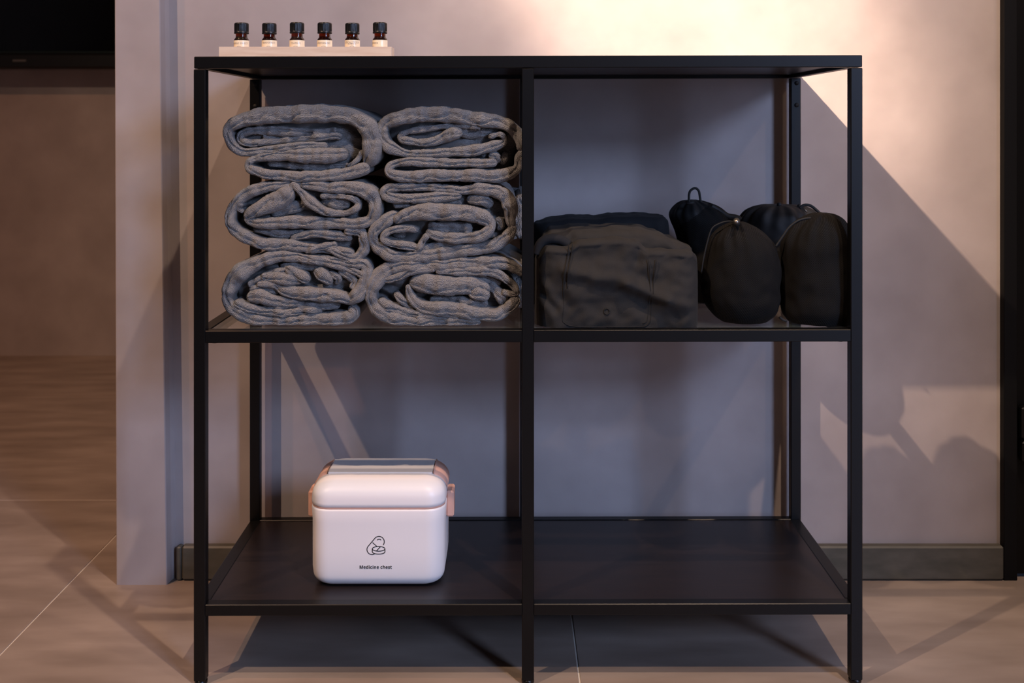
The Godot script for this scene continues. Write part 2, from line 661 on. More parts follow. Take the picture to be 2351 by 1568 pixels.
func levelled(o: Node3D, _which: String, y0: float, y1: float, xs: Array, back: float) -> void:
	for i in 2:
		var a: float = xs[i][1] - 0.0005
		var b: float = xs[i + 1][0] + 0.0005
		box("front_rail", Vector3(a, y0, -(FRONT + 0.0175)), Vector3(b, y1, -(FRONT - 0.0004)), M.black, o)
		box("back_rail", Vector3(a, y0, -(back - 0.0005)), Vector3(b, y1, -(back - 0.0175)), M.black, o)
	for s in 2:
		var x: float = xs[0][0] + 0.001 if s == 0 else xs[2][0] - 0.003
		var r := box("side_rail", Vector3(x, y0, -(back - 0.0182)), Vector3(x + 0.0195, y1, -(FRONT + 0.0182)), M.black, o)
		var st := tool_()
		var q := Vector3(-0.4470 if s == 0 else 0.4935, y0 + tilt * (x - 0.024), -(FRONT + 0.009))
		lathe(st, q, [[0.0, -0.0018], [0.003, -0.0017], [0.0062, -0.0005], [0.0066, 0.0006], [0.0, 0.0006]], 20)
		done(st, "screw", M.foot, r)


# ================================================================ towels
# one fold: a soft rounded lip along a traced centre line [x, y, half thickness, ...] (pixels at depth d) that runs back into the shelf
func fold(st: SurfaceTool, list: Array, d: float, deep: float, fwd := 0.0, hull = null) -> void:
	var cp := []
	for i in list.size() / 3:
		cp.append(Vector3(list[3 * i], list[3 * i + 1], list[3 * i + 2]))
	var line := []
	for i in cp.size() - 1:
		var steps := maxi(2, int(ceil(Vector2(cp[i].x - cp[i + 1].x, cp[i].y - cp[i + 1].y).length() / 3.2)))
		for k in steps:
			line.append((cp[i] as Vector3).cubic_interpolate(cp[i + 1], cp[maxi(i - 1, 0)], cp[mini(i + 2, cp.size() - 1)], float(k) / steps))
	line.append(cp[-1])
	var n := line.size()
	var lens := [0.0]
	for i in range(1, n):
		lens.append(lens[-1] + Vector2(line[i].x - line[i - 1].x, line[i].y - line[i - 1].y).length())
	var mpp := d / F
	var rows := []
	for i in n:
		var p: Vector3 = line[i]
		var a: Vector3 = line[maxi(i - 1, 0)]
		var b: Vector3 = line[mini(i + 1, n - 1)]
		var t := Vector2(b.x - a.x, b.y - a.y).normalized()
		var nn := Vector2(-t.y, t.x)
		var e: float = minf(lens[i], lens[-1] - lens[i]) / maxf(p.z, 1.0)
		var cap := sqrt(maxf(0.0, 1.0 - pow(1.0 - minf(e, 1.0), 2.0)))
		cap = maxf(cap, 0.05)
		var c := at(p.x, p.y, d)
		var swell := 1.06 + 0.16 * noise.get_noise_3d(p.x / 60.0, p.y / 60.0, d * 40.0)
		var push := 0.006 * noise.get_noise_3d(p.x / 45.0 + 40.0, p.y / 45.0, d * 10.0)
		var r := p.z * mpp * swell * cap
		if hull != null:
			hull.append(Vector2(c.x, c.y))
		var row := []
		for j in 25:
			var off := 1.0
			var z := 0.0
			if j < 3:
				z = -[deep, deep * 0.4, 0.02][j]
				off = [0.82, 0.95, 1.0][j]
			elif j > 21:
				z = -[0.02, deep * 0.4, deep][j - 22]
				off = -[1.0, 0.95, 0.82][j - 22]
			else:
				var th := PI / 2 * (1.0 - (j - 3) / 9.0)
				off = signf(sin(th)) * pow(absf(sin(th)), 0.8)
				z = pow(maxf(cos(th), 0.0), 0.75) * r * 0.95
			var q := Vector3(c.x + nn.x * r * off, c.y - nn.y * -1.0 * -r * off, c.z + fwd + push + z)
			var crinkle := 0.0011 * fine.get_noise_3d(q.x * 45.0, q.y * 45.0, q.z * 45.0) + 0.0012 * ridged(q)
			q += Vector3(nn.x * off, -nn.y * off, 1.0 - absf(off)) * crinkle * cap
			if p.z > 8.0 and j > 2 and j < 22:
				var o0 := 0.75 * noise.get_noise_2d(lens[i] / 90.0 + p.x * 0.002, d * 300.0 + cp[0].x + cp[0].y)
				q.z -= 0.0035 * cap * exp(-pow((off - o0 - 0.15) / 0.13, 2.0))
			q.y = maxf(q.y, 0.532)
			row.append(q)
		rows.append(row)
	sheet(st, rows, false, 0.04)


# sharp little creases in the cloth
func ridged(q: Vector3) -> float:
	var v := fine.get_noise_3d(q.x * 34.0 + q.y * 22.0, q.y * 34.0 - q.x * 22.0, q.z * 20.0)
	return -pow(maxf(0.0, 1.0 - absf(v) * 5.0), 2.0)


func towel(label: String, d: float, folds: Array) -> void:
	var base := at(690, 747, d)
	var o := thing("folded_towel", Vector3(base.x, 0.531, -d), label, "towel", "grey terry towels on the glass shelf")
	var st := tool_()
	var hull := []
	for f in folds:
		fold(st, f[0], d, f[1], f[2], hull if f[1] > 0.2 else null)
	# the closed fold at the rear
	var h := Geometry2D.convex_hull(PackedVector2Array(hull))
	var c := Vector2.ZERO
	for p in h:
		c += p / h.size()
	st.set_smooth_group(0)
	for i in h.size() - 1:
		var q := []
		for p in [h[i], h[i + 1]]:
			q.append(Vector3(p.x, p.y, -d - 0.2))
			q.append(Vector3(lerpf(p.x, c.x, 0.5), lerpf(p.y, c.y, 0.5), -d - 0.25))
		q.append(Vector3(c.x, c.y, -d - 0.26))
		for t in [[0, 1, 3], [0, 3, 2], [1, 4, 3]]:
			st.set_uv(Vector2.ZERO)
			for k in t:
				st.set_uv(Vector2(q[k].x, q[k].y) / 0.04)
				st.add_vertex(q[k])
	# the layers that lie deeper between the folds
	var rows := []
	for i in 15:
		var k := i / 14.0
		var row := []
		for j in 72:
			var u := float(j) / 72.0 * (h.size() - 1)
			var e: Vector2 = h[int(u)].lerp(h[mini(int(u) + 1, h.size() - 1)], u - int(u))
			var p := c.lerp(e, k * 0.95)
			var z := -d - 0.013 - 0.02 * pow(k, 6.0) + 0.006 * sin((p.y - c.y) * 260.0 + 5.0 * noise.get_noise_2d(p.x * 14.0, p.y * 8.0 + d * 90.0))
			row.append(Vector3(p.x, maxf(p.y, 0.533), z))
		rows.append(row)
	var inner := tool_()
	sheet(inner, rows, true, 0.04, true)
	done(inner, "inner_layers", M.terry, o)
	done(st, "terry_cloth", M.terry, o)


func towels() -> void:
	var B := 0.24
	towel("top grey terry towel of the left stack, thick smooth roll over an open dark fold", 1.645, [
		[[752, 335, 7, 695, 335, 9, 629, 343, 9, 566, 350, 9, 539, 338, 10, 526, 314, 10, 526, 294, 11, 548, 280, 14, 600, 267, 19, 680, 262, 20, 760, 261, 20, 815, 270, 19, 848, 296, 21, 855, 332, 23, 853, 360, 19, 838, 380, 12], B, 0.0],
		[[800, 352, 13, 745, 357, 17, 690, 357, 15, 646, 358, 11, 600, 362, 8, 575, 371, 8, 579, 388, 10, 629, 402, 12, 712, 405, 12, 795, 399, 14, 850, 382, 13], B, 0.004],
		[[772, 297, 7, 720, 304, 8, 650, 302, 11, 590, 299, 10, 556, 306, 9, 551, 322, 9, 575, 329, 9, 615, 325, 7, 700, 318, 8, 765, 312, 9, 783, 318, 8], 0.12, -0.006],
		[[796, 384, 5, 815, 371, 6, 828, 356, 7, 829, 344, 6], 0.05, -0.002],
		[[610, 376, 7, 690, 382, 8, 740, 384, 8, 800, 380, 6], 0.06, -0.008],
		[[600, 315, 7, 680, 311, 9, 770, 305, 8], 0.06, -0.010]])
	towel("top grey terry towel of the right stack, beside the centre post", 1.645, [
		[[1120, 314, 6, 1150, 309, 8, 1157, 323, 8, 1140, 333, 11, 1090, 345, 12, 1030, 350, 10, 960, 353, 9, 926, 351, 9, 893, 337, 14, 878, 310, 12, 884, 284, 13, 915, 272, 16, 965, 263, 17, 1030, 264, 18, 1095, 274, 17, 1150, 282, 14, 1181, 298, 14, 1197, 325, 13, 1200, 350, 12], B, 0.0],
		[[1105, 292, 6, 1040, 289, 6, 985, 295, 7, 938, 302, 7, 919, 312, 6, 930, 322, 9, 970, 328, 8, 1000, 323, 10, 1030, 311, 15, 1062, 300, 11], 0.1, -0.002],
		[[1010, 290, 8, 1080, 305, 13, 1120, 303, 9, 1145, 297, 7], 0.1, -0.012],
		[[1142, 372, 10, 1120, 374, 11, 1060, 374, 10, 990, 373, 11, 930, 372, 10, 898, 380, 9, 896, 396, 11, 930, 405, 13, 1000, 403, 14, 1080, 403, 14, 1150, 403, 15, 1186, 388, 11, 1192, 362, 9, 1203, 345, 8], B, 0.003],
		[[1120, 358, 7, 1138, 360, 11, 1142, 376, 8], 0.06, -0.004],
		[[1157, 348, 6, 1158, 362, 8, 1150, 378, 6], 0.05, -0.01]])
	towel("middle grey terry towel of the left stack, a loose fan shaped fold in front", 1.642, [
		[[716, 421, 6, 650, 425, 10, 590, 434, 13, 553, 455, 12, 533, 480, 11, 530, 510, 11, 550, 536, 13, 600, 558, 14, 665, 563, 13, 715, 570, 12, 760, 574, 9, 800, 580, 9, 812, 590, 7], B, 0.0],
		[[690, 424, 8, 760, 430, 14, 820, 432, 15, 852, 448, 17, 862, 474, 15, 856, 500, 14, 830, 512, 12, 760, 513, 13, 680, 509, 14, 610, 513, 12, 573, 508, 8, 566, 498, 6], B, 0.002],
		[[562, 500, 7, 585, 484, 14, 620, 468, 19, 652, 452, 20, 674, 428, 10], 0.1, 0.002],
		[[620, 492, 10, 670, 478, 15, 700, 470, 10], 0.1, -0.008],
		[[668, 440, 6, 674, 424, 7, 690, 438, 8, 712, 462, 12, 745, 484, 9, 790, 489, 7, 819, 479, 8, 822, 463, 7, 800, 452, 6, 735, 449, 6], 0.1, 0.005],
		[[735, 460, 9, 775, 467, 14, 805, 467, 10], 0.06, -0.008],
		[[578, 524, 8, 620, 531, 11, 660, 538, 9, 700, 535, 8], 0.1, -0.006],
		[[665, 548, 7, 720, 536, 10, 770, 541, 11, 808, 549, 6], 0.1, -0.002],
		[[790, 530, 9, 826, 532, 12, 838, 552, 14, 834, 575, 13, 812, 592, 10, 775, 580, 9, 756, 568, 9], B, 0.001],
		[[700, 578, 7, 740, 566, 9, 775, 562, 9], 0.06, 0.003],
		[[556, 462, 9, 548, 478, 6, 560, 488, 5], 0.06, 0.0]])
	towel("bottom grey terry towel of the left stack, crumpled cloth inside its roll", 1.640, [
		[[838, 632, 8, 795, 616, 9, 745, 600, 11, 690, 592, 11, 640, 588, 13, 592, 603, 15, 548, 630, 20, 528, 660, 18, 522, 690, 12, 545, 715, 15, 590, 734, 14, 650, 737, 11, 720, 733, 14, 790, 731, 15, 812, 718, 13, 800, 704, 8], B, 0.0],
		[[690, 600, 7, 740, 594, 8, 800, 604, 10, 836, 608, 13, 842, 632, 13, 834, 660, 16, 812, 684, 14, 785, 690, 9], B, -0.002],
		[[568, 655, 7, 600, 642, 13, 640, 628, 13, 690, 620, 11], 0.1, -0.004],
		[[600, 632, 8, 650, 640, 15, 695, 645, 10], 0.1, 0.0],
		[[655, 615, 8, 690, 632, 13, 712, 645, 9], 0.1, 0.001],
		[[722, 618, 9, 745, 634, 15, 762, 652, 8], 0.1, 0.002],
		[[752, 625, 6, 775, 640, 9, 768, 655, 6], 0.08, -0.004],
		[[775, 622, 7, 800, 632, 11, 815, 648, 9, 806, 664, 8], 0.08, -0.003],
		[[570, 668, 8, 600, 664, 10, 640, 670, 9], 0.08, -0.004],
		[[640, 612, 7, 690, 612, 9, 750, 618, 8], 0.08, -0.007],
		[[640, 690, 8, 700, 694, 9, 770, 694, 8], 0.08, -0.006],
		[[590, 652, 6, 630, 654, 8, 660, 668, 14, 720, 675, 16, 780, 681, 14, 806, 692, 8], 0.14, 0.003],
		[[566, 684, 8, 596, 680, 17, 636, 692, 13, 700, 698, 9], 0.12, -0.002],
		[[600, 705, 7, 660, 702, 8, 720, 703, 11, 780, 700, 8], 0.1, -0.003],
		[[540, 690, 9, 570, 706, 10, 620, 716, 9, 680, 718, 7], 0.1, 0.003],
		[[640, 722, 8, 700, 712, 9, 740, 715, 8], 0.1, 0.002]])
	towel("middle grey terry towel of the right stack, its rolled core facing out", 1.642, [
		[[1060, 449, 8, 1000, 453, 12, 930, 456, 11, 888, 452, 10, 881, 439, 9, 900, 431, 10, 960, 430, 10, 1010, 432, 9, 1060, 437, 9, 1100, 433, 13, 1150, 444, 16, 1172, 474, 18, 1172, 505, 13, 1180, 522, 8], B, 0.0],
		[[1181, 516, 7, 1172, 535, 11, 1155, 552, 13, 1120, 567, 13, 1050, 577, 15, 970, 588, 14, 910, 589, 13, 872, 570, 14, 857, 545, 13, 866, 522, 14, 893, 502, 14, 915, 492, 10], B, 0.001],
		[[905, 510, 7, 925, 496, 14, 960, 487, 18, 1010, 486, 19, 1070, 489, 18, 1112, 500, 17, 1127, 520, 12, 1105, 541, 14, 1060, 546, 12, 1010, 542, 12, 978, 530, 8], 0.16, 0.006],
		[[980, 520, 10, 1040, 524, 16, 1085, 525, 12], 0.1, -0.003],
		[[962, 528, 7, 930, 523, 8, 895, 530, 8, 881, 545, 8, 897, 557, 8, 930, 562, 9, 960, 568, 8, 972, 550, 8, 985, 536, 7], 0.1, 0.006],
		[[900, 541, 6, 930, 540, 8], 0.05, -0.012],
		[[960, 571, 6, 1010, 562, 8, 1070, 552, 6], 0.08, -0.002],
		[[1070, 458, 9, 1110, 460, 13, 1130, 475, 10], 0.08, -0.006],
		[[900, 470, 9, 1000, 466, 9, 1060, 468, 8], 0.1, -0.008],
		[[1140, 500, 7, 1150, 515, 9, 1142, 530, 7], 0.08, -0.012],
		[[1195, 450, 12, 1203, 500, 16, 1197, 555, 12], B, -0.035]])
	towel("bottom grey terry towel of the right stack, beside the centre post", 1.640, [
		[[1205, 628, 10, 1150, 604, 14, 1080, 604, 13, 1000, 609, 12, 930, 612, 13, 892, 618, 17, 864, 645, 18, 852, 675, 13, 861, 705, 14, 890, 726, 15, 940, 737, 12, 1000, 739, 12, 1060, 738, 12, 1105, 737, 9], B, 0.0],
		[[872, 630, 6, 890, 640, 9, 920, 633, 9, 950, 622, 8, 1000, 617, 6], 0.12, 0.004],
		[[1000, 622, 6, 1050, 623, 9, 1110, 622, 11, 1150, 632, 11, 1178, 655, 9, 1187, 672, 6, 1172, 674, 7, 1152, 668, 7], 0.14, 0.004],
		[[938, 648, 11, 970, 650, 20, 1030, 655, 22, 1085, 655, 20, 1125, 668, 14], 0.12, -0.002],
		[[1075, 660, 10, 1095, 672, 16, 1125, 680, 12], 0.1, 0.003],
		[[960, 636, 8, 1030, 636, 11, 1110, 640, 10, 1150, 655, 9], 0.08, -0.008],
		[[1120, 650, 9, 1150, 680, 14, 1160, 705, 12], 0.08, -0.008],
		[[985, 690, 9, 1050, 692, 12, 1120, 700, 10], 0.08, -0.006],
		[[936, 652, 7, 944, 682, 11, 972, 705, 14, 1030, 708, 17, 1090, 718, 15, 1140, 722, 13, 1172, 702, 14, 1190, 680, 12], 0.16, 0.002],
		[[868, 688, 9, 890, 702, 12, 930, 716, 10, 975, 722, 7], 0.12, 0.003],
		[[905, 672, 7, 925, 692, 10, 960, 712, 8], 0.08, -0.004],
		[[955, 730, 6, 1000, 724, 8, 1060, 730, 8, 1100, 736, 6], 0.1, 0.003],
		[[1195, 640, 12, 1200, 680, 14, 1190, 715, 12], B, -0.035]])


# ================================================================ garments
# a folded garment: its top edge is a traced line, its front bulges; fx(px, py) pushes the cloth towards the viewer (metres)
func slab(st: SurfaceTool, tops: Array, base: float, d0: float, d1: float, r: float, fx: Callable) -> void:
	var rows := []
	var x0: float = tops[0]
	var x1: float = tops[tops.size() - 2]
	var n := 90
	for i in n + 1:
		var u := float(i) / n
		var px := lerpf(x0, x1, 0.5 - 0.5 * cos(PI * u))
		var py := 0.0
		for k in tops.size() / 2 - 1:
			if px >= tops[2 * k] - 0.01 and px <= tops[2 * k + 2] + 0.01:
				var w: float = (px - tops[2 * k]) / maxf(tops[2 * k + 2] - tops[2 * k], 0.001)
				py = lerpf(tops[2 * k + 1], tops[2 * k + 3], w * w * (3.0 - 2.0 * w))
		var c := at(px, py, d0)
		var top := c.y
		var e: float = minf(minf(px - x0, x1 - px) * d0 / F / 0.03, 1.0)
		var cap := maxf(sqrt(maxf(0.0, 1.0 - (1.0 - e) * (1.0 - e))), 0.02)
		var mid := (d0 + d1) / 2.0
		var half := (d1 - d0) / 2.0 * cap
		var rr := minf(r, half)
		var row := []
		for j in 61:
			var q: Vector3
			var push := 0.0
			if j <= 34:
				var v := j / 34.0
				var y := lerpf(base, top - rr, v)
				push = fx.call(px, HORIZON + (EYE - y) * F / d0) * cap
				q = Vector3(c.x, y, -(mid - half) + 0.006 * sin(PI * minf(v * 1.1, 1.0)) * cap + push)
			elif j <= 42:
				var a := PI / 2 * (j - 34) / 8.0
				push = fx.call(px, HORIZON + (EYE - top) * F / d0) * cap
				q = Vector3(c.x, top - rr + rr * sin(a), -(mid - half + rr - rr * cos(a)) + push * cos(a))
			elif j <= 50:
				var v := (j - 42) / 8.0
				q = Vector3(c.x, top + 0.003 * noise.get_noise_2d(px / 60.0, v * 3.0) * minf(v * 4.0, 1.0), -lerpf(mid - half + rr, mid + half - rr, v))
			else:
				var a := (j - 50) / 10.0
				q = Vector3(c.x, lerpf(top, base, a * a), -(mid + half - rr + rr * sin(PI / 2 * minf(a * 2.0, 1.0))))
			row.append(q)
		rows.append(row)
	sheet(st, rows, false, 0.05)


func lump(px: float, py: float, a: Vector2, b: Vector2, w: float) -> float:
	var p := Geometry2D.get_closest_point_to_segment(Vector2(px, py), a, b)
	return exp(-p.distance_squared_to(Vector2(px, py)) / (w * w))


func garments() -> void:
	var d := 1.612
	var f1 := func(px: float, py: float) -> float:
		var v := 0.004 * noise.get_noise_2d(px / 70.0, py / 60.0) + 0.0008 * noise.get_noise_2d(px / 26.0, py / 26.0)
		v += 0.007 * lump(px, py, Vector2(1290, 618), Vector2(1440, 650), 16.0)
		v += 0.008 * lump(px, py, Vector2(1440, 650), Vector2(1530, 688), 14.0)
		v += 0.004 * lump(px, py, Vector2(1530, 688), Vector2(1605, 705), 14.0)
		v -= 0.008 * lump(px, py, Vector2(1390, 690), Vector2(1490, 700), 30.0)
		v -= 0.005 * lump(px, py, Vector2(1460, 625), Vector2(1500, 650), 18.0)
		v -= 0.007 * lump(px, py, Vector2(1262, 640), Vector2(1300, 700), 16.0)
		v -= 0.006 * lump(px, py, Vector2(1470, 565), Vector2(1462, 600), 9.0)
		v -= 0.008 * lump(px, py, Vector2(1236, 665), Vector2(1275, 710), 10.0)
		return v
	var o := thing("folded_garment", Vector3(0.155, 0.531, -1.66), "dark olive folded garment with a seamed pocket lying beside the mesh bags", "clothes")
	var st := tool_()
	slab(st, [1229, 600, 1236, 586, 1256, 566, 1300, 569, 1335, 552, 1420, 548, 1462, 553, 1488, 573, 1540, 575, 1592, 580, 1606, 592, 1612, 625], 0.5324, d, 1.70, 0.010, f1)
	var front := done(st, "front_fold", M.olive, o)
	st = tool_()
	var f2 := func(px: float, py: float) -> float: return 0.003 * noise.get_noise_2d(px / 80.0, py / 60.0) - 0.005 * lump(px, py, Vector2(1312, 530), Vector2(1300, 565), 8.0)
	slab(st, [1240, 572, 1252, 548, 1270, 538, 1300, 536, 1318, 530, 1390, 532, 1420, 529, 1480, 531, 1520, 541, 1560, 560, 1598, 576, 1606, 585], 0.545, 1.640, 1.79, 0.016, f2)
	done(st, "upper_fold", M.olive, o)
	st = tool_()
	tube(st, traced([1234, 584, 1241, 560, 1258, 549, 1284, 550, 1306, 562], 1.637), 0.0075, 12)
	done(st, "cuff", M.navy, o)
	# seams follow the cloth
	var on := func(px: float, py: float) -> Vector3:
		var p := at(px, py, d)
		var v := clampf((p.y - 0.5315) / 0.13, 0.0, 1.0)
		return Vector3(p.x, p.y, -d + 0.006 * sin(PI * minf(v * 1.05, 1.0)) + f1.call(px, py) + 0.0003)
	for list in [[1306, 560, 1303, 590, 1296, 620, 1293, 660, 1294, 700, 1291, 733, 1297, 742, 1310, 748, 1350, 752, 1400, 754, 1450, 754, 1478, 750, 1490, 742, 1494, 730, 1496, 700, 1500, 650, 1507, 595],
			[1314, 560, 1311, 590, 1304, 620, 1302, 660], [1488, 595, 1492, 640, 1490, 700, 1486, 735, 1476, 743]]:
		st = tool_()
		var pts := []
		for q in traced(list, d, 5):
			var px: float = CX + q.x * F / d
			var py: float = HORIZON + (EYE - q.y) * F / d
			var sp: Vector3 = on.call(px, py)
			sp.y = maxf(sp.y, 0.5335)
			pts.append(sp)
		tube(st, pts, 0.0007, 6)
		done(st, "seam", M.seam, front)
	st = tool_()
	var ring := []
	for k in 21:
		ring.append(on.call(1393 + 6.2 * cos(TAU * k / 20.0), 715 + 6.6 * sin(TAU * k / 20.0)) + Vector3(0, 0, 0.0006))
	tube(st, ring, 0.0009, 8)
	done(st, "eyelet", M.seam, front)
	o = thing("folded_garment", Vector3(0.16, 0.531, -1.85), "navy black folded garment behind the olive one", "clothes")
	st = tool_()
	var f3 := func(px: float, py: float) -> float: return 0.003 * noise.get_noise_2d(px / 70.0, py / 80.0)
	slab(st, [1222, 523, 1236, 517, 1262, 511, 1320, 504, 1370, 506, 1410, 500, 1470, 499, 1530, 501, 1542, 510, 1548, 528], 0.5322, 1.80, 1.93, 0.02, f3)
	done(st, "cloth", M.navy, o)


# ================================================================ bags
# rows of [y, left, right] in pixels at depth d; zr is the half depth; pleats gather towards the neck
func bag(o: Node3D, rows_px: Array, d: float, zr: float, neck: int, seed_: float, split, lean := 0.0) -> void:
	var rows := []
	var cp := []
	for i in rows_px.size() / 3:
		cp.append(Vector3(rows_px[3 * i], rows_px[3 * i + 1], rows_px[3 * i + 2]))
	var line := smooth(cp, 7)
	var n := line.size()
	var wmax := 0.0
	for p in line:
		wmax = maxf(wmax, p.z - p.y)
	for i in n:
		var p: Vector3 = line[i]
		var c := at((p.y + p.z) / 2.0, p.x, d)
		var xr: float = (p.z - p.y) / 2.0 * d / F
		var share: float = (p.z - p.y) / wmax
		var zz := zr * pow(share, 0.8)
		var gather: float = clampf(1.0 - float(i) / (neck * 7.0), 0.0, 1.0)
		var row := []
		for k in 96:
			var a := TAU * k / 96.0
			var pl := sin(a * 9.0 + seed_ + 1.5 * sin(a * 2.0)) * 0.6 + sin(a * 17.0 + seed_ * 2.0) * 0.4
			var f := 1.0 + 0.19 * gather * pl + 0.05 * noise.get_noise_3d(cos(a) * 1.6 + seed_, p.x / 60.0, sin(a) * 1.6)
			var q := c + Vector3(cos(a) * xr * f, 0.0, sin(a) * zz * f - lean * (1.0 - share))
			q.y = maxf(q.y, 0.5326)
			row.append(q)
		rows.append(row)
	for i in [0, n - 1]:
		var m := Vector3.ZERO
		for q in rows[i]:
			m += q / 96.0
		var cap := []
		for k in 96:
			cap.append(m + Vector3(0, (-0.002 if i == 0 else 0.0), 0))
		if i == 0:
			rows.push_front(cap)
		else:
			rows.push_back(cap)
	var st := tool_()
	sheet(st, rows, true, 0.0104, true, split)
	done(st, "mesh_body", M.net, o)
	if split != null:
		st = tool_()
		sheet(st, rows, true, 0.02, true, func(v): return not split.call(v))
		done(st, "solid_panel", M.nylon, o)


func bags() -> void:
	var none = null
	# front pair
	var o := thing("mesh_bag", Vector3(0.36, 0.531, -1.685), "front black mesh drawstring bag with a silver toggle, next to the olive garment", "drawstring bag", "black mesh drawstring bags")
	bag(o, [509, 1684, 1706, 513, 1672, 1716, 524, 1652, 1736, 543, 1634, 1760, 568, 1625, 1780, 605, 1617, 1790, 650, 1612, 1790, 690, 1617, 1789, 718, 1634, 1780, 738, 1660, 1757, 752, 1688, 1730], 1.672, 0.052, 5, 0.7, none)
	var st := tool_()
	tube(st, traced([1692, 511, 1672, 508, 1650, 514, 1634, 526, 1624, 556, 1616, 590, 1610, 625], 1.655), 0.0012, 8)
	done(st, "drawcord", M.cord, o)
	st = tool_()
	tube(st, [at(1691, 513, 1.64), at(1691, 507, 1.66)], 0.0052, 16)
	done(st, "toggle", M.nylon, o)
	st = tool_()
	var tp := at(1691, 507.5, 1.633)
	tube(st, [tp, tp + Vector3(0, 0.0006, 0.001)], 0.0044, 16)
	tag(done(st, "toggle_button", M.metal, o), "silver toggle button")
	o = thing("mesh_bag", Vector3(0.50, 0.531, -1.70), "front black mesh drawstring bag against the right post, cord along its shoulder", "drawstring bag", "black mesh drawstring bags")
	bag(o, [489, 1872, 1902, 493, 1858, 1918, 505, 1834, 1936, 528, 1810, 1951, 560, 1797, 1960, 620, 1794, 1966, 680, 1794, 1967, 715, 1795, 1964, 738, 1810, 1955], 1.668, 0.052, 5, 2.1, none)
	st = tool_()
	tube(st, traced([1781, 566, 1797, 543, 1812, 522, 1830, 508, 1848, 502, 1862, 501], 1.655), 0.0017, 8)
	done(st, "drawcord", M.cord, o)
	st = tool_()
	tube(st, traced([1790, 728, 1797, 734, 1806, 737], 1.65), 0.0022, 8)
	done(st, "cord_end", M.cord, o)
	# rear pair, solid panels showing
	o = thing("mesh_bag", Vector3(0.31, 0.531, -1.85), "rear black mesh drawstring bag with a thin metal hook loop standing on top", "drawstring bag", "black mesh drawstring bags")
	var s1 := func(v: Vector3) -> bool: return v.z > -1.86 and v.y < at(0, 520, 1.85).y + (v.x - at(1545, 0, 1.85).x) * 0.72
	bag(o, [459, 1580, 1602, 462, 1566, 1618, 472, 1550, 1645, 488, 1539, 1668, 508, 1541, 1684, 545, 1553, 1686, 600, 1556, 1686, 650, 1562, 1684, 690, 1590, 1670], 1.85, 0.055, 4, 4.0, s1)
	st = tool_()
	tube(st, traced([1582, 466, 1582, 447, 1586, 437, 1596, 432, 1604, 438, 1607, 452, 1609, 468], 1.83), 0.0021, 10)
	done(st, "hook_loop", M.cord, o)
	st = tool_()
	tube(st, [at(1577, 467, 1.80), at(1593, 465, 1.80)], 0.0026, 10)
	done(st, "clip", M.cord, o)
	st = tool_()
	tube(st, traced([1632, 474, 1656, 488, 1672, 497, 1690, 500, 1700, 505], 1.82), 0.0055, 10, 0.7)
	done(st, "gathered_neck", M.nylon, o)
	o = thing("mesh_bag", Vector3(0.47, 0.531, -1.85), "rear black mesh drawstring bag in front of the right rear post", "drawstring bag", "black mesh drawstring bags")
	var s2 := func(v: Vector3) -> bool: return v.z > -1.87 and v.y < at(0, 560, 1.85).y + (v.x - at(1775, 0, 1.85).x) * 0.95 and v.y < at(0, 502, 1.85).y
	bag(o, [470, 1752, 1822, 474, 1734, 1846, 486, 1712, 1868, 506, 1698, 1880, 545, 1692, 1888, 600, 1694, 1890, 650, 1700, 1886, 690, 1720, 1870], 1.85, 0.055, 4, 1.3, s2)
	for q in [[1789, 469, 0.0042], [1835, 473, 0.0035]]:
		st = tool_()
		tube(st, [at(q[0], q[1] + 6, 1.83), at(q[0], q[1] + 3, 1.83), at(q[0], q[1] - 1, 1.83), at(q[0], q[1] - 4, 1.83)], [q[2] * 0.6, q[2], q[2], q[2] * 0.6], 12)
		done(st, "cord_lock", M.nylon, o)
	st = tool_()
	tube(st, traced([1836, 478, 1846, 471, 1860, 472, 1874, 482, 1886, 494, 1893, 503], 1.765), 0.0024, 10)
	done(st, "webbing_loop", M.cord, o)
	for q in [[1846, 480, 1854, 488], [1852, 494, 1862, 501]]:
		st = tool_()
		tube(st, [at(q[0], q[1], 1.755), at(q[2], q[3], 1.755)], 0.0012, 8)
		done(st, "metal_end", M.metal, o)


# ================================================================ medicine box
func stroke(st: SurfaceTool, pts: Array, w: float, z: float) -> void:
	var rows := []
	for i in pts.size():
		var a: Vector2 = pts[maxi(i - 1, 0)]
		var b: Vector2 = pts[mini(i + 1, pts.size() - 1)]
		var n := (b - a).normalized().orthogonal() * w / 2.0
		var p: Vector2 = pts[i]
		rows.append([Vector3(p.x - n.x, p.y - n.y, z), Vector3(p.x + n.x, p.y + n.y, z)])
	sheet(st, rows)


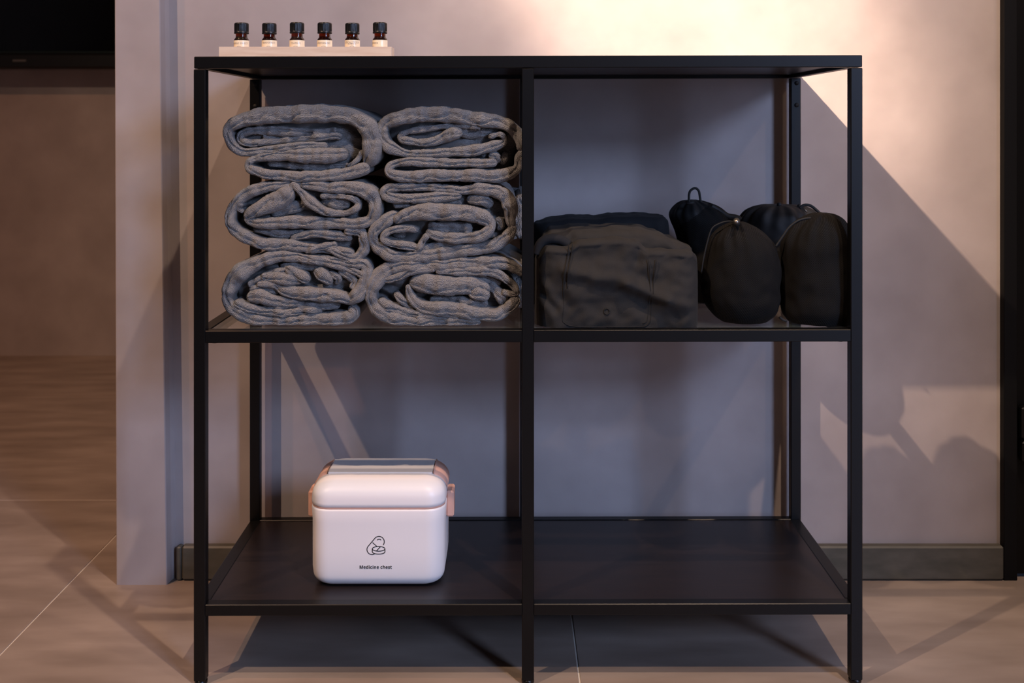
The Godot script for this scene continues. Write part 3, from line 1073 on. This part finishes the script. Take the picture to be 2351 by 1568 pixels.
func medicine_box() -> void:
	var c := Vector3(-0.2095, 0.1212, -1.7305)
	var hw := 0.1055
	var hd := 0.0745
	var o := thing("medicine_box", c, "white plastic medicine chest with pink latches and a pill symbol", "medicine box")
	var st := tool_()
	var lv := [[0.0, 0.06], [0.0, 0.02]]
	for k in 9:
		var a := PI / 2 * k / 8.0
		lv.append([0.018 * (1.0 - cos(a)), 0.0022 + 0.016 * (1.0 - sin(a))])
	lv.append_array([[0.026, 0.0013], [0.06, 0.0012], [0.1, 0.0012], [0.118, 0.0], [0.1205, 0.0006], [0.1215, 0.002], [0.1215, 0.02]])
	stack(st, c, hw, hd, 0.03, lv)
	done(st, "body", M.white, o)
	st = tool_()
	stack(st, c, hw - 0.0012, hd - 0.0012, 0.03, [[0.1205, 0.01], [0.1212, 0.0], [0.1246, 0.0], [0.1252, 0.01]])
	tag(done(st, "seal", M.pink, o), "thin pink seal line")
	st = tool_()
	lv = [[0.1238, 0.02], [0.1240, 0.0015], [0.1250, 0.0003], [0.130, 0.0], [0.137, 0.0005]]
	var ty := 0.1635
	for k in range(1, 13):
		var a := PI / 2 * k / 12.0
		lv.append([0.137 + (ty - 0.137) * sin(a), 0.0005 + 0.034 * (1.0 - cos(a))])
	lv.append([ty + 0.0003, 0.06])
	lv.append([ty + 0.0003, 0.074])
	stack(st, c, hw, hd, 0.03, lv)
	var lid := done(st, "lid", M.white, o)
	# carrying handle laid flat in the lid, with pink arms
	st = tool_()
	add_box(st, c + Vector3(-0.083, ty - 0.002, -0.037), c + Vector3(0.083, ty + 0.0016, 0.030), 0.0008)
	var hn := done(st, "handle", M.panel, lid)
	for s in [-1.0, 1.0]:
		var rows := []
		for k in 14:
			var a := PI / 2 * k / 13.0 * 0.97
			var x: float = (hw - 0.0345 + 0.0355 * sin(a)) if k > 0 else 0.0845
			x = maxf(x, 0.0845)
			var y := 0.137 + (ty - 0.137 + 0.0022) * (cos(a) if x > 0.0846 else 1.0)
			var zf := 0.030 - 0.006 * sin(a)
			rows.append([c + Vector3(s * x, y - 0.003, 0.0 + zf), c + Vector3(s * x, y, zf - 0.001), c + Vector3(s * x, y, -0.038), c + Vector3(s * x, y - 0.003, -0.039)])
		st = tool_()
		sheet(st, rows, false, 0.04, s > 0)
		tag(done(st, "handle_arm", M.pink, hn), "pink handle arm")
	for s in [-1.0, 1.0]:
		st = tool_()
		add_box(st, c + Vector3(minf(s * 0.1045, s * 0.1165), 0.090, -0.018), c + Vector3(maxf(s * 0.1045, s * 0.1165), 0.1315, 0.020), 0.0025)
		tag(done(st, "latch", M.pink, o), "pink side latch")
	# printed symbol and words
	var z := c.z + hd - 0.0012
	var d := -z
	var pt := func(x: float, y: float) -> Vector2:
		var q := at(670 + x / 4.48, 1030 + y / 4.48, d)
		return Vector2(q.x, q.y)
	var w := 0.0013
	st = tool_()
	var zz := z + 0.0002
	var cap := []
	var ax := Vector2(70, -80).normalized()
	var nx := Vector2(ax.y, -ax.x)
	for k in range(0, 25):
		var a := deg_to_rad(38.0 - k * 171.0 / 24.0)
		cap.append(pt.call(896 + 55 * cos(a), 957 + 55 * sin(a)))
	for k in range(0, 21):
		var a := deg_to_rad(227.0 - k * 167.0 / 20.0)
		cap.append(pt.call(825 + 52 * cos(a), 1037 + 52 * sin(a)))
	stroke(st, cap, w, zz)
	stroke(st, [pt.call(830, 965), pt.call(874, 1004)], w, zz)
	var smile := []
	for k in 11:
		var a := PI + PI * k / 10.0
		smile.append(pt.call(898 + 18 * cos(a), 942 + 11 * sin(a)))
	stroke(st, smile, w, zz)
	var e1 := []
	for k in 33:
		var a := TAU * k / 32.0
		e1.append(pt.call(893 + 65 * cos(a), 1030 + 24 * sin(a)))
	stroke(st, e1, w, zz)
	var e2 := [pt.call(828, 1032)]
	for k in 17:
		var a := PI - PI * k / 16.0
		e2.append(pt.call(893 + 65 * cos(a), 1060 + 24 * sin(a)))
	e2.append(pt.call(958, 1032))
	stroke(st, e2, w, zz)
	stroke(st, [pt.call(872, 1050), pt.call(910, 1010)], w, zz)
	done(st, "pill_symbol", M.ink, o)
	var a0 := at(825.3, 1307, d)
	var a1 := at(899.3, 1298, d)
	put("lettering", words("Medicine chest", "Droid Sans", 600, a1.x - a0.x), M.ink, o, Vector3((a0.x + a1.x) / 2, (a0.y + a1.y) / 2 + 0.0003, zz - 0.0001) - c)


# flat lettering fitted to a width, centred
func words(text: String, face: String, weight: int, width: float) -> Mesh:
	var f := SystemFont.new()
	f.font_names = PackedStringArray([face])
	f.font_weight = weight
	var t := TextMesh.new()
	t.text = text
	t.font = f
	t.font_size = 64
	t.pixel_size = 0.001
	t.depth = 0.02
	t.curve_step = 1.0
	var box_ := t.get_aabb()
	t.pixel_size = 0.001 * width / maxf(box_.size.x, 0.0001)
	t.depth = 0.0002
	return t


# the same lettering wrapped round an upright cylinder of radius r, its middle at angle turn from the viewer
func wrapped(text: String, width: float, r: float, turn: float) -> Mesh:
	var m := words(text, "Droid Serif", 400, width * 10.0)
	var out := ArrayMesh.new()
	for s in m.get_surface_count():
		var a := m.surface_get_arrays(s)
		var v: PackedVector3Array = a[Mesh.ARRAY_VERTEX]
		for i in v.size():
			var p := v[i] * 0.1
			var th := p.x / r + turn
			v[i] = Vector3(sin(th) * (r + 0.00008 + p.z), p.y, cos(th) * (r + 0.00008 + p.z))
		a[Mesh.ARRAY_VERTEX] = v
		a[Mesh.ARRAY_NORMAL] = null
		a[Mesh.ARRAY_TANGENT] = null
		var st := SurfaceTool.new()
		st.create_from_arrays(a)
		st.generate_normals()
		out = st.commit(out)
	return out


# ================================================================ oil bottles
func bottles() -> void:
	var y0 := 0.9415
	var hx0 := -0.4465
	var hx1 := -0.1835
	var tl := func(x: float) -> float: return 0.0022 * (x - 0.024)
	# holder: a bar of pale wood with round pockets
	var ho := thing("bottle_holder", Vector3(-0.315, y0 + tl.call(-0.315), -1.652), "pale wooden bar holding a row of small bottles on the shelf top", "holder")
	var top := 0.0165
	var st := tool_()
	var rr := 0.008
	var outline := [Vector2(hx0, -1.674), Vector2(hx0, -1.630), Vector2(hx1 - 0.0008, -1.630), Vector2(hx1, -1.6308)]
	for k in 7:
		var a := PI / 2 * k / 6.0
		outline.append(Vector2(hx1 - rr + rr * cos(a), -1.674 + rr - rr * sin(a)))
	var poly := CSGPolygon3D.new()
	var pp := PackedVector2Array()
	for v in outline:
		pp.append(Vector2(v.x + 0.315, v.y + 1.652))
	poly.polygon = pp
	poly.depth = top
	poly.material = M.birch
	poly.name = "bar"
	ho.add_child(poly)
	poly.rotation.x = PI / 2
	var xs := [554.5, 618.5, 682.0, 745.5, 809.0, 872.5]
	var dep := 1.652
	for x in xs:
		var hole := CSGCylinder3D.new()
		hole.operation = CSGShape3D.OPERATION_SUBTRACTION
		hole.radius = 0.0123
		hole.height = 0.026
		hole.sides = 40
		hole.material = M.birch
		hole.rotation.x = PI / 2
		hole.position = Vector3((x - CX) / F * dep + 0.315, 0.0, -0.003 - 0.013)
		poly.add_child(hole)
	var names := ["ORANGE SWEET", "GRAPEFRUIT", "TEATREE", "PEPPERMINT", "EUCALYPTUS", "LAVENDER"]
	var says := ["first amber bottle from the left in the wooden bar, labelled ORANGE SWEET", "second amber bottle from the left in the wooden bar, labelled GRAPEFRUIT", "third amber bottle from the left in the wooden bar, labelled TEATREE", "fourth amber bottle from the left in the wooden bar, labelled PEPPERMINT", "fifth amber bottle from the left in the wooden bar, labelled EUCALYPTUS", "last amber bottle at the right end of the bar, its label turned aside"]
	var turns := [-0.12, 0.12, 0.0, 0.0, 0.1, -1.0]
	var widths := [0.0300, 0.0220, 0.0160, 0.0225, 0.0240, 0.0200]
	for i in 6:
		var x: float = (xs[i] - CX) / F * dep
		var c := Vector3(x, y0 + tl.call(x) + 0.0032, -dep)
		var o := thing("oil_bottle", c, says[i], "bottle", "amber oil bottles in the wooden bar")
		var lift: float = [0.0, -0.0006, 0.0003, 0.0, -0.0008, 0.0][i]
		st = tool_()
		lathe(st, c, [[0.0, 0.0005], [0.0095, 0.0], [0.0110, 0.0008], [0.0115, 0.002], [0.0115, 0.0240], [0.0112, 0.0258], [0.0102, 0.0275], [0.0091, 0.0290], [0.0087, 0.0305], [0.0087, 0.0335], [0.0087, 0.040], [0.0, 0.040]], 40)
		done(st, "glass_body", M.amber, o)
		st = tool_()
		lathe(st, c, [[0.0, 0.0016], [0.0098, 0.0016], [0.0102, 0.003], [0.0102, 0.0205], [0.0, 0.0205]], 32)
		done(st, "oil", M.oil, o)
		st = tool_()
		lathe(st, c, [[0.01162, 0.004], [0.01172, 0.0042], [0.01172, 0.0243], [0.01162, 0.0245]], 48)
		var lb := done(st, "label", M.paper, o)
		put("lettering", wrapped(names[i], widths[i], 0.01175, turns[i]), M.print, lb, c + Vector3(0, 0.0206 if i == 4 or i == 1 else 0.0196, 0))
		if i == 4:
			put("lettering", wrapped("GLOBULUS", 0.0130, 0.01175, turns[i]), M.print, lb, c + Vector3(0, 0.0182, 0))
		st = tool_()
		var arch := []
		for k in 13:
			var a := PI * k / 12.0
			var th: float = turns[i] + 0.30 * cos(a)
			arch.append(c + Vector3(sin(th) * 0.01176, 0.0132 + 0.0022 * sin(a), cos(th) * 0.01176))
		tube(st, arch, 0.00022, 5)
		done(st, "emblem", M.print, lb)
		st = tool_()
		var h := 0.0350 + lift
		var prof := [[0.0088, h], [0.0108, h], [0.0112, h + 0.0006], [0.0112, h + 0.0022], [0.0107, h + 0.0030], [0.0107, h + 0.0034], [0.0107, h + 0.0145], [0.0106, h + 0.0158], [0.0098, h + 0.0168], [0.0, h + 0.0169]]
		lathe(st, c, prof, 144, func(a: float, y: float) -> float: return 0.00022 * (1.0 if sin(a * 36.0) > 0.0 else -1.0) if y > h + 0.0032 and y < h + 0.0150 else 0.0)
		done(st, "screw_cap", M.cap, o)


# ================================================================ television in the recess
func television() -> void:
	var d := 3.84
	var lo := at(-260, 122, d)
	var o := thing("television", Vector3(-1.75, lo.y, -3.86), "large black wall screen in the dark recess at the left edge", "television")
	box("casing", Vector3(-2.6, lo.y, -3.895), Vector3(-1.14, lo.y + 0.84, -3.85), M.bezel, o, 0.003)
	box("screen", Vector3(-2.59, lo.y + 0.008, -3.8495), Vector3(-1.15, lo.y + 0.83, -3.845), M.screen, o, 0.001)
	box("lower_trim", Vector3(-2.59, lo.y + 0.0005, -3.8495), Vector3(-1.15, lo.y + 0.0075, -3.846), mat(Color(0.10, 0.15, 0.15), 0.3), o, 0.0005)
	o = thing("sound_bar", Vector3(-1.75, lo.y - 0.06, -3.85), "long black sound bar under the wall screen", "speaker")
	box("casing", Vector3(-2.5, lo.y - 0.056, -3.895), Vector3(-1.16, lo.y - 0.004, -3.80), M.bezel, o, 0.006)
	var q := at(44, 139, 3.798)
	box("badge", q + Vector3(-0.024, -0.004, -0.003), q + Vector3(0.024, 0.004, 0.0), M.metal, o, 0.001)
